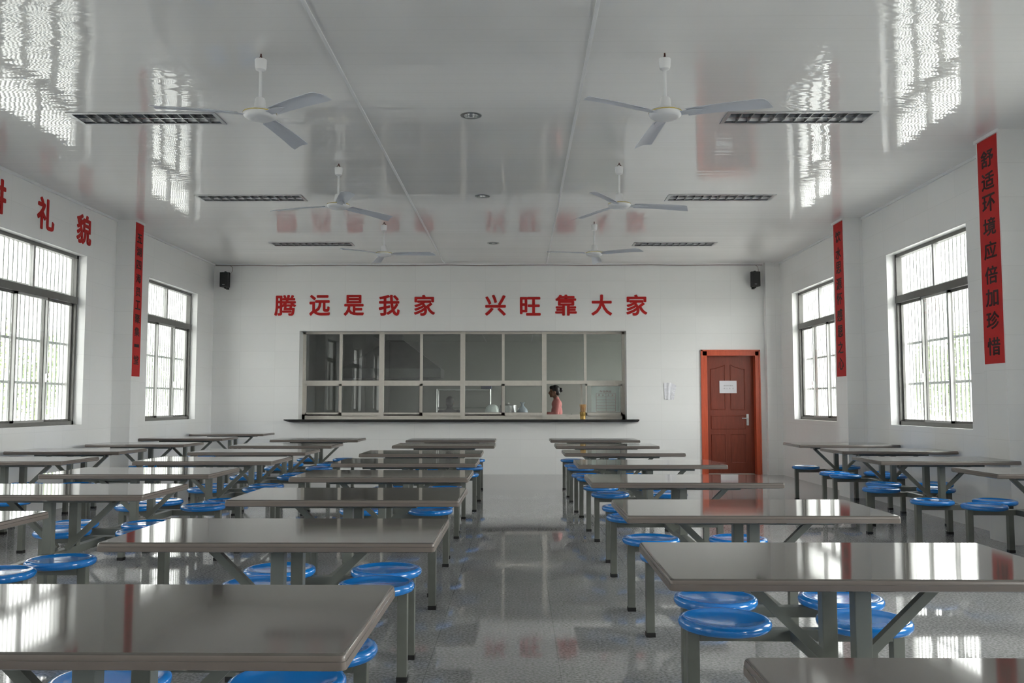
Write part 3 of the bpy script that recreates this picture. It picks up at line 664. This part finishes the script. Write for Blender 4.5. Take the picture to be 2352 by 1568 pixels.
# ------------------------------------------------------------------ louvre lights and downlights
def make_light():
    f = thing('ceiling_light', '', 'light', (0, 0, 0), 0, 'recessed louvre ceiling lights')
    a, b = LW, LD; t = 0.035; h = 0.085
    fr = MB()
    fr.box(-a, a, -b, -b + t, -0.008, -0.0005).box(-a, a, b - t, b, -0.008, -0.0005).box(-a, -a + t, -b + t, b - t, -0.008, -0.0005).box(a - t, a, -b + t, b - t, -0.008, -0.0005)
    fr.obj('rim', M['silver'], f)
    ho = MB(); ia, ib = a - t, b - t
    ho.box(-ia, ia, -ib, ib, h, h + 0.003).box(-ia - 0.003, -ia, -ib, ib, -0.002, h).box(ia, ia + 0.003, -ib, ib, -0.002, h).box(-ia, ia, -ib - 0.003, -ib, -0.002, h).box(-ia, ia, ib, ib + 0.003, -0.002, h)
    ho.obj('reflector_box', M['chrome'], f)
    # curved mirror troughs
    for s in (-1, 1):
        mb = MB(); n = 8; c = s * ib / 2
        P = [(c - ib / 2 * cos(pi * k / n), 0.012 + 0.065 * sin(pi * k / n)) for k in range(n + 1)]
        for x in (-ia, ia): mb.v += [(x, y, z) for y, z in P]
        for k in range(n): mb.f.append((k, k + 1, n + 2 + k, n + 1 + k))
        mb.obj('mirror_trough', M['trough'], f, True)
        MB().tube([(-ia + 0.02, c, 0.045), (ia - 0.02, c, 0.045)], 0.013, 10).obj('fluorescent_tube', M['white'], f, True)
    MB().box(-ia, ia, -0.004, 0.004, -0.004, 0.05).obj('centre_divider', M['chrome'], f)
    fin = MB().prism([(-0.0045, 0.0), (0.0045, 0.0), (0.0015, 0.042), (-0.0015, 0.042)], lambda u, v: (u, -ib, v - 0.003), (0, 2 * ib, 0)).mesh('louvre_fin', M['fin'])
    for k in range(1, 12): link('louvre_fin', fin, f, (-ia + 2 * ia * k / 12, 0, 0))
    return f
LL = ['front left', 'front right', 'middle left', 'middle right', 'far left', 'far right']
pl = make_light()
for i, (x, y) in enumerate(LIGHTS):
    lab = 'silver louvre light panel in the ceiling, %s of six' % LL[i]
    if i == 0: pl.location = (x, y, ZC); pl['label'] = lab
    else: copy_thing(pl, (x, y, ZC), 0, lab)
dl = thing('downlight', '', 'light', (0, 0, 0), 0, 'round ceiling downlights')
MB().lathe([(0.064, -0.001), (0.066, -0.006), (0.080, -0.009), (0.092, -0.004), (0.093, -0.0005)], n=36, close=False).obj('rim', M['fin'], dl, True)
MB().lathe([(0.065, -0.002), (0.066, 0.02), (0.062, 0.05), (0.045, 0.075), (0.02, 0.085), (0.0, 0.086)], n=36, close=False).obj('reflector', M['chrome'], dl, True)
MB().lathe([(0.0, 0.03), (0.018, 0.032), (0.024, 0.045), (0.022, 0.07), (0.012, 0.085)], n=20).obj('bulb', M['white'], dl, True)
DLL = ['nearest of the three round downlights in the ceiling centre', 'middle round downlight in the ceiling centre', 'farthest of the three round ceiling downlights']
for i, (x, y) in enumerate(DOWN):
    if i == 0: dl.location = (x, y, ZC); dl['label'] = DLL[0]
    else: copy_thing(dl, (x, y, ZC), 0, DLL[i])

# cable trunking on the ceiling
for x, s in ((-1.340, 'left'), (0.4907, 'right')):
    tag(MB().box(x - 0.0125, x + 0.0125, YF, YB - 0.02, ZC - 0.012, ZC - 0.0003).obj('cable_trunking', M['white'], bevel=0.002), 'thin white cable trunking running along the ceiling, %s of the two' % s, 'trunking', 'ceiling cable trunking')
# dark red cable along the top of the far wall
pts = [(-5.40, YB - 0.022, 3.30)] + [(-5.40 + 0.02 * sin(k), YB - 0.022, 3.4 + 0.05 * k) for k in range(1, 6)]
cable = [(XL + 0.03, YB - 0.024, 3.716)] + [(XL + 0.03 + k * 0.6, YB - 0.024, 3.716 + 0.006 * sin(k * 2.1)) for k in range(1, 16)] + [(4.34, YB - 0.024, 3.716)]
tag(MB().tube(cable, 0.005, 6).obj('wall_cable', M['wire']), 'thin dark red cable along the top of the far wall', 'cable')

# ------------------------------------------------------------------ loudspeakers
def make_speaker():
    s = thing('wall_speaker', '', 'speaker', (0, 0, 0), 0, 'black wall loudspeakers')
    P = [(-0.088, 0), (-0.060, -0.20), (0.060, -0.20), (0.088, 0)]
    P = [(-0.055, 0.0), (-0.088, -0.12), (-0.082, -0.155), (-0.04, -0.172), (0.04, -0.172), (0.082, -0.155), (0.088, -0.12), (0.055, 0.0)]
    MB().prism(P, lambda u, v: (u, v, -0.13), (0, 0, 0.26)).obj('cabinet', M['spk'], s, bevel=0.006)
    MB().box(-0.066, 0.066, -0.1765, -0.168, -0.112, 0.118).obj('grille_cloth', M['spk'], s, bevel=0.004)
    MB().box(-0.026, 0.014, -0.1785, -0.1755, -0.099, -0.090).obj('badge', M['silver'], s)
    MB().box(-0.015, 0.015, -0.10, 0.045, -0.155, -0.145).box(-0.015, 0.015, -0.11, -0.095, -0.155, 0.15).box(-0.015, 0.015, -0.10, 0.045, 0.139, 0.149).box(-0.025, 0.025, 0.040, 0.047, -0.16, 0.155).obj('bracket', M['spk'], s)
    MB().tube([(0.07, -0.02, 0.12), (0.09, 0.0, 0.17), (0.085, 0.02, 0.24), (0.05, 0.028, 0.27)], 0.0035, 6).obj('speaker_wire', M['wire'], s)
    return s
sp = make_speaker(); sp.location = (-5.235, YB - 0.048, 3.443); sp['label'] = 'small black loudspeaker high in the far left corner'
copy_thing(sp, (4.175, YB - 0.048, 3.443), 0, 'small black loudspeaker high above the brown door')

# ------------------------------------------------------------------ chopstick holder on the counter
hx, hy = 1.118, YB - 0.075
ho = MB().lathe([(0.046, 0.0), (0.050, 0.004), (0.051, 0.058), (0.047, 0.064), (0.052, 0.072), (0.054, 0.125), (0.050, 0.130), (0.047, 0.130), (0.043, 0.012), (0.0, 0.012)], (0, 0, 0), 24, close=False).obj('chopstick_holder', M['brass'], None, True, loc=(hx, hy, 0.9683))
tag(ho, 'gold cup holding chopsticks on the black counter', 'cup')
cs = MB().tube([(0, 0, 0), (0, 0, 0.25)], [0.0036, 0.0052], 6).mesh('chopstick', M['bamboo'], True)
for k in range(22):
    a = 2.4 * k; q = math.sqrt((k + 0.5) / 22.0); r = 0.032 * q
    o = link('chopstick', cs, None, (hx + r * cos(a), hy + r * sin(a), 0.9683 + 0.0145))
    tip = Vector((0.026 * q * cos(a), 0.026 * q * sin(a), 0.25))
    o.rotation_mode = 'QUATERNION'; o.rotation_quaternion = Vector((0, 0, 1)).rotation_difference(tip)
    tag(o, 'bamboo chopstick standing in the gold cup on the counter', 'chopstick', 'chopsticks in the gold cup')

# ------------------------------------------------------------------ kitchen contents
hd = thing('range_hood', 'big dull steel extractor hood seen through the serving glass', 'hood', (-2.45, KY - 0.5, 0))
MB().add([(-1.25, -0.5, 1.98), (0.80, -0.5, 1.98), (0.80, 0.48, 1.98), (-1.25, 0.48, 1.98), (-0.42, 0.2, 2.62), (-0.08, 0.2, 2.62), (-0.08, 0.48, 2.62), (-0.42, 0.48, 2.62)],
         [(0, 3, 2, 1), (4, 5, 6, 7), (0, 1, 5, 4), (1, 2, 6, 5), (2, 3, 7, 6), (3, 0, 4, 7)]).obj('canopy', M['hood'], hd)
MB().box(-1.25, 0.80, -0.5, 0.48, 1.78, 1.985).obj('skirt', M['hood'], hd, bevel=0.01)
MB().box(-0.40, -0.10, 0.21, 0.46, 2.61, 3.1).obj('duct', M['hood'], hd)
st = thing('cooking_range', 'dark stove block under the extractor hood', 'stove', (-2.6, KY - 0.45, 0))
MB().box(-1.0, 0.75, -0.43, 0.43, 0.0, 0.86).obj('body', M['hood'], st, bevel=0.01)
for x in (-0.55, 0.3): MB().lathe([(0.18, 0.86), (0.30, 0.90), (0.33, 0.96), (0.31, 0.96), (0.1, 0.88)], (x, 0, 0), 28).obj('wok_ring', M['dark'], st, True)
rk = thing('steel_rack', 'stainless steel shelf rack against the kitchen wall', 'rack', (-1.20, KY - 0.38, 0))
for x in (-0.57, 0.57):
    for y in (-0.2, 0.2): MB().tube([(x, y, 0), (x, y, 1.56)], 0.017, 10).obj('post', M['stain'], rk, True)
for z in (0.25, 0.72, 1.14, 1.53):
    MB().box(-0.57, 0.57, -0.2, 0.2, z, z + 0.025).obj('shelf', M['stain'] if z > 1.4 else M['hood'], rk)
tag(MB().box(-0.82, -0.60, KY - 0.50, KY - 0.28, 1.5555, 1.68).obj('storage_box', M['bluebox'], bevel=0.01), 'small dark blue box on top of the steel rack', 'box')
pt = thing('prep_table', 'stainless worktop in the kitchen carrying bag and pot', 'worktop', (-0.15, 17.55, 0))
MB().box(-0.85, 0.55, -0.35, 0.35, 0.86, 0.90).obj('top', M['stain'], pt, bevel=0.004)
for x in (-0.8, 0.5):
    for y in (-0.3, 0.3): MB().tube([(x, y, 0), (x, y, 0.86)], 0.02, 10).obj('leg', M['stain'], pt, True)
bg = MB().lathe([(0.09, 0.0), (0.13, 0.03), (0.142, 0.12), (0.140, 0.20), (0.122, 0.265), (0.085, 0.308), (0.035, 0.328), (0.0, 0.33)], n=28)
for i, v in enumerate(bg.v):
    k = 1 + 0.04 * sin(i * 1.7) * sin(i * 0.31); bg.v[i] = (v[0] * k, v[1] * k, v[2])
tag(bg.obj('plastic_bag', M['bagw'], None, True, loc=(-0.53, 17.45, 0.9003)), 'bulging white plastic bag on the kitchen worktop', 'bag')
po = thing('stock_pot', 'stainless pot with shiny handles on the kitchen worktop', 'pot', (-0.22, 17.60, 0.9003))
MB().lathe([(0.15, 0.0), (0.16, 0.01), (0.165, 0.30), (0.171, 0.305), (0.171, 0.312), (0.158, 0.312), (0.152, 0.02), (0.0, 0.015)], n=36, close=False).obj('body', M['stain'], po, True)
MB().lathe([(0.166, 0.313), (0.12, 0.330), (0.02, 0.342), (0.02, 0.36), (0.0, 0.362)], n=36).obj('lid', M['stain'], po, True)
for s in (-1, 1): MB().tube([(s * 0.163, -0.04, 0.25), (s * 0.205, -0.035, 0.25), (s * 0.205, 0.035, 0.25), (s * 0.163, 0.04, 0.25)], 0.007, 8).obj('handle', M['stain'], po, True)
b2 = MB().lathe([(0.10, 0.0), (0.115, 0.06), (0.11, 0.16), (0.085, 0.24), (0.03, 0.30), (0.022, 0.33), (0.05, 0.37), (0.0, 0.37)], n=26)
for i, v in enumerate(b2.v):
    k = 1 + 0.09 * sin(i * 2.3) * sin(i * 0.17); b2.v[i] = (v[0] * k, v[1] * k, v[2])
tag(b2.obj('tied_bag', M['bagc'], None, True, loc=(0.06, 17.42, 0.9003)), 'bluish tied plastic bag beside the pot in the kitchen', 'bag')
tag(MB().lathe([(0.018, 0), (0.02, 0.01), (0.02, 0.07), (0.008, 0.09), (0.008, 0.11), (0.0, 0.11)], n=14).obj('small_bottle', M['dark'], None, True, loc=(0.945, FY + 0.10, 0.9505)), 'tiny black bottle on the sill of the open serving pane', 'bottle')

# ------------------------------------------------------------------ people in the kitchen
def capsule(mb, p, q, r0, r1, n=10):
    p, q = Vector(p), Vector(q); k = 6
    pts = [p + (q - p) * i / k for i in range(k + 1)]; mb.tube(pts, [r0 + (r1 - r0) * i / k for i in range(k + 1)], n)
    mb.ell(p, (r0,) * 3, n, 8); mb.ell(q, (r1,) * 3, n, 8)
def remesh(mb, name, m, vox, parent=None, smooth=4):
    me = mb.mesh(name, m); o = bpy.data.objects.new('tmp', me); COL.objects.link(o)
    r = o.modifiers.new('r', 'REMESH'); r.mode = 'VOXEL'; r.voxel_size = vox; r.use_smooth_shade = True
    s = o.modifiers.new('s', 'SMOOTH'); s.iterations = smooth; s.factor = 0.5
    bpy.context.view_layer.update()
    out = bpy.data.meshes.new_from_object(o.evaluated_get(bpy.context.evaluated_depsgraph_get())); bpy.data.objects.remove(o)
    out.name = name; out.materials.clear(); out.materials.append(m)
    for p in out.polygons: p.use_smooth = True
    return link(name, out, parent)
def head(mb, c, s=1.0):
    """head facing -X, c = centre of skull"""
    x, y, z = c
    mb.ell((x + 0.008, y, z + 0.02), (0.092 * s, 0.074 * s, 0.098 * s), 20, 14)      # skull
    mb.ell((x - 0.032, y, z - 0.035), (0.058 * s, 0.058 * s, 0.075 * s), 16, 12)     # face
    mb.ell((x - 0.058, y, z - 0.092), (0.026, 0.028, 0.020), 12, 8)                  # chin
    mb.ell((x - 0.098, y, z - 0.030), (0.016, 0.013, 0.020), 10, 8)                  # nose tip
    capsule(mb, (x - 0.082, y, z + 0.004), (x - 0.097, y, z - 0.028), 0.008, 0.011, 8)
    mb.ell((x - 0.082, y, z - 0.066), (0.013, 0.024, 0.008), 10, 8)                  # lips
    for sy in (-1, 1):
        mb.ell((x + 0.010, y + sy * 0.077, z - 0.012), (0.018, 0.009, 0.030), 10, 8)  # ears
        mb.ell((x - 0.077, y + sy * 0.030, z + 0.012), (0.010, 0.017, 0.010), 10, 8)  # brow/eyes
def hand(mb, w_, d, up):
    d = Vector(d).normalized(); up = Vector(up).normalized(); side = d.cross(up).normalized()
    w_ = Vector(w_); palm = w_ + d * 0.045
    mb.ell(palm, (0.038, 0.034, 0.030), 12, 8); capsule(mb, w_, palm, 0.024, 0.028)
    for k, L in enumerate((0.070, 0.080, 0.075, 0.058)):
        b0 = w_ + d * 0.082 + side * (0.030 - 0.020 * k); kn = b0 + d * L * 0.55; tp = kn + (d * 0.6 - up * 0.8).normalized() * L * 0.5
        capsule(mb, b0, kn, 0.0095, 0.009, 8); capsule(mb, kn, tp, 0.009, 0.0085, 8)
    t0 = w_ + d * 0.03 + side * 0.034; t1 = t0 + (d * 0.7 + side * 0.7).normalized() * 0.035; t2 = t1 + (d - up * 0.3).normalized() * 0.03
    capsule(mb, t0, t1, 0.011, 0.010, 8); capsule(mb, t1, t2, 0.010, 0.009, 8)

def woman(px, py):
    w0 = thing('person', 'woman in coral pink shirt with dark hair bun behind the open serving pane', 'person', (px, py, 0))
    hz = 1.475; b = MB(); head(b, (0.0, 0, hz))
    capsule(b, (0.020, 0, hz - 0.06), (0.040, 0, 1.315), 0.046, 0.052)
    b.ell((0.05, 0, 1.235), (0.085, 0.150, 0.085), 16, 10); b.ell((0.045, 0, 1.08), (0.092, 0.135, 0.16), 16, 10); b.ell((0.05, 0, 0.90), (0.10, 0.155, 0.14), 16, 10)
    for s in (-1, 1):
        capsule(b, (0.05, s * 0.155, 1.275), (0.02, s * 0.215, 1.03), 0.052, 0.040)
        capsule(b, (0.02, s * 0.215, 1.03), (-0.20, s * 0.14, 1.06), 0.038, 0.026)
        hand(b, (-0.20, s * 0.14, 1.06), (-1, -s * 0.25, 0.05), (0, 0, 1))
        capsule(b, (0.05, s * 0.085, 0.88), (0.03, s * 0.085, 0.47), 0.080, 0.052); capsule(b, (0.03, s * 0.085, 0.47), (0.05, s * 0.085, 0.08), 0.050, 0.034)
        capsule(b, (0.06, s * 0.085, 0.035), (-0.10, s * 0.09, 0.028), 0.033, 0.026)
    remesh(b, 'body', M['skin'], 0.0085, w0, 3)
    c = MB()                                                      # shirt
    c.ell((0.05, 0, 1.235), (0.100, 0.165, 0.100), 16, 10); c.ell((0.05, 0, 1.08), (0.108, 0.150, 0.18), 16, 10); c.ell((0.05, 0, 0.93), (0.116, 0.168, 0.13), 16, 10)
    capsule(c, (0.042, 0, 1.335), (0.045, 0, 1.26), 0.058, 0.075)
    for s in (-1, 1):
        capsule(c, (0.05, s * 0.155, 1.275), (0.022, s * 0.213, 1.04), 0.066, 0.058); capsule(c, (0.02, s * 0.215, 1.03), (-0.11, s * 0.172, 1.048), 0.055, 0.042)
    remesh(c, 'shirt', M['shirt'], 0.012, w0, 4)
    t = MB()
    t.ell((0.05, 0, 0.86), (0.112, 0.168, 0.12), 16, 10)
    for s in (-1, 1): capsule(t, (0.05, s * 0.085, 0.86), (0.03, s * 0.085, 0.47), 0.092, 0.066); capsule(t, (0.03, s * 0.085, 0.47), (0.05, s * 0.085, 0.09), 0.064, 0.055)
    remesh(t, 'trousers', M['cloth'], 0.014, w0, 3)
    h = MB()                                                      # hair cap swept back, bun
    h.ell((0.022, 0, hz + 0.032), (0.095, 0.083, 0.097), 20, 14); h.ell((-0.040, 0, hz + 0.075), (0.052, 0.064, 0.042), 16, 10); h.ell((0.065, 0, hz - 0.02), (0.050, 0.066, 0.062), 16, 10)
    h.ell((0.128, 0, hz + 0.030), (0.042, 0.044, 0.046), 14, 10); h.ell((0.100, 0, hz + 0.015), (0.035, 0.038, 0.036), 12, 8)
    remesh(h, 'hair', M['hair'], 0.008, w0, 2)
    for s in (-1, 1): MB().ell((-0.087, s * 0.030, hz + 0.004), (0.006, 0.010, 0.006), 10, 8).obj('eye', M['hair'], w0, True)
woman(0.665, 17.05)

def seated(px, py):
    w0 = thing('person', 'dark clothed person with dark hair sitting in the dim kitchen', 'person', (px, py, 0), -pi / 2)
    b = MB(); hz = 1.265; head(b, (0, 0, hz)); capsule(b, (0.02, 0, hz - 0.06), (0.035, 0, 1.12), 0.05, 0.056)
    b.ell((0.04, 0, 1.03), (0.10, 0.175, 0.10), 16, 10); b.ell((0.06, 0, 0.86), (0.11, 0.16, 0.18), 16, 10); b.ell((0.07, 0, 0.66), (0.13, 0.18, 0.12), 16, 10)
    for s in (-1, 1):
        capsule(b, (0.04, s * 0.18, 1.06), (0.0, s * 0.24, 0.80), 0.055, 0.042); capsule(b, (0.0, s * 0.24, 0.80), (-0.24, s * 0.16, 0.74), 0.040, 0.028)
        hand(b, (-0.24, s * 0.16, 0.74), (-1, -s * 0.2, -0.1), (0, 0, 1))
        capsule(b, (0.05, s * 0.10, 0.64), (-0.37, s * 0.12, 0.62), 0.085, 0.058); capsule(b, (-0.37, s * 0.12, 0.62), (-0.36, s * 0.12, 0.08), 0.054, 0.036)
        capsule(b, (-0.35, s * 0.12, 0.035), (-0.50, s * 0.125, 0.03), 0.035, 0.028)
    remesh(b, 'body', M['skin'], 0.009, w0, 3)
    c = MB()
    c.ell((0.045, 0, 1.03), (0.118, 0.195, 0.115), 16, 10); c.ell((0.06, 0, 0.86), (0.128, 0.178, 0.19), 16, 10); c.ell((0.07, 0, 0.68), (0.142, 0.19, 0.12), 16, 10); capsule(c, (0.036, 0, 1.15), (0.04, 0, 1.06), 0.066, 0.085)
    for s in (-1, 1): capsule(c, (0.04, s * 0.18, 1.06), (0.0, s * 0.24, 0.80), 0.072, 0.060); capsule(c, (0.0, s * 0.24, 0.80), (-0.20, s * 0.175, 0.75), 0.058, 0.042)
    remesh(c, 'jacket', M['cloth'], 0.013, w0, 4)
    t = MB(); t.ell((0.07, 0, 0.64), (0.142, 0.19, 0.10), 16, 10)
    for s in (-1, 1): capsule(t, (0.05, s * 0.10, 0.64), (-0.37, s * 0.12, 0.62), 0.097, 0.072); capsule(t, (-0.37, s * 0.12, 0.62), (-0.36, s * 0.12, 0.10), 0.070, 0.058)
    remesh(t, 'trousers', M['cloth'], 0.015, w0, 3)
    h = MB(); h.ell((0.022, 0, hz + 0.032), (0.098, 0.088, 0.100), 20, 14); h.ell((0.07, 0, hz - 0.03), (0.05, 0.075, 0.075), 16, 10); h.ell((-0.04, 0, hz + 0.075), (0.05, 0.066, 0.042), 16, 10)
    remesh(h, 'hair', M['hair'], 0.009, w0, 2)
    for s in (-1, 1): MB().ell((-0.087, s * 0.030, hz + 0.004), (0.006, 0.010, 0.006), 10, 8).obj('eye', M['hair'], w0, True)
seated(-1.40, 17.95)
ks = thing('kitchen_stool', 'low stool under the seated dark figure in the kitchen', 'stool', (-1.40, 17.89, 0))
MB().lathe([(0.15, 0.50), (0.17, 0.51), (0.17, 0.535), (0.15, 0.545), (0.0, 0.545)], n=28).obj('seat', M['blue'], ks, True)
for k in range(4):
    a = pi / 4 + k * pi / 2; MB().tube([(0.11 * cos(a), 0.11 * sin(a), 0.505), (0.16 * cos(a), 0.16 * sin(a), 0.0)], 0.013, 8).obj('leg', M['steel'], ks, True)

# ------------------------------------------------------------------ outside: yard and trees
struct(MB().box(-120, 120, -90, 150, -0.40, -0.15).obj('ground', M['ground']), 'pale concrete yard outside')
def tree_meshes(seed):
    r = random.Random(seed); tk = MB().tube([(0, 0, -0.02), (0.03, 0.02, 0.6), (0.0, 0.05, 1.3), (0.06, 0.0, 2.2)], [0.09, 0.07, 0.06, 0.03], 8)
    for k in range(5):
        a = k * 1.3; tk.tube([(0.02, 0.03, 1.0 + 0.15 * k), (0.5 * cos(a), 0.5 * sin(a), 1.6 + 0.22 * k)], [0.035, 0.012], 6)
    lf = MB(); blobs = [(r.uniform(-.75, .75), r.uniform(-.75, .75), r.uniform(1.1, 2.7), r.uniform(.45, .8)) for _ in range(11)]
    for _ in range(2600):
        bx, by, bz, br = r.choice(blobs); d = Vector((r.gauss(0, 1), r.gauss(0, 1), r.gauss(0, 1))).normalized() * br * r.uniform(0.55, 1.0)
        p = Vector((bx, by, bz)) + d; a = Vector((r.gauss(0, 1), r.gauss(0, 1), r.gauss(0, 1))).normalized(); c = a.orthogonal().normalized(); s = r.uniform(0.05, 0.10)
        lf.add([p - a * s, p + c * s * 0.45, p + a * s, p - c * s * 0.45], [(0, 1, 2, 3)])
    return tk.mesh('trunk', M['bark'], True), lf.mesh('foliage', M['leaf'], fix=False)
TM = [tree_meshes(s) for s in (1, 5, 9)]
n = 0
for side, xs, ys in ((-1, -17.5, [23, 27.5, 32, 36.5, 41, 45.5]), (1, 16.5, [26, 30.5, 35, 39.5, 44, 48.5])):
    for k, y in enumerate(ys):
        tk, lf = TM[n % 3]; sc_ = random.uniform(1.25, 1.4)
        t = thing('tree', 'bushy green tree in the yard outside the %s windows' % ('left' if side < 0 else 'right'), 'tree', (xs + random.uniform(-.4, .4), y, -0.15), random.uniform(0, 6), 'trees outside the %s windows' % ('left' if side < 0 else 'right'))
        t.scale = (sc_,) * 3
        link('trunk', tk, t); link('foliage', lf, t); n += 1
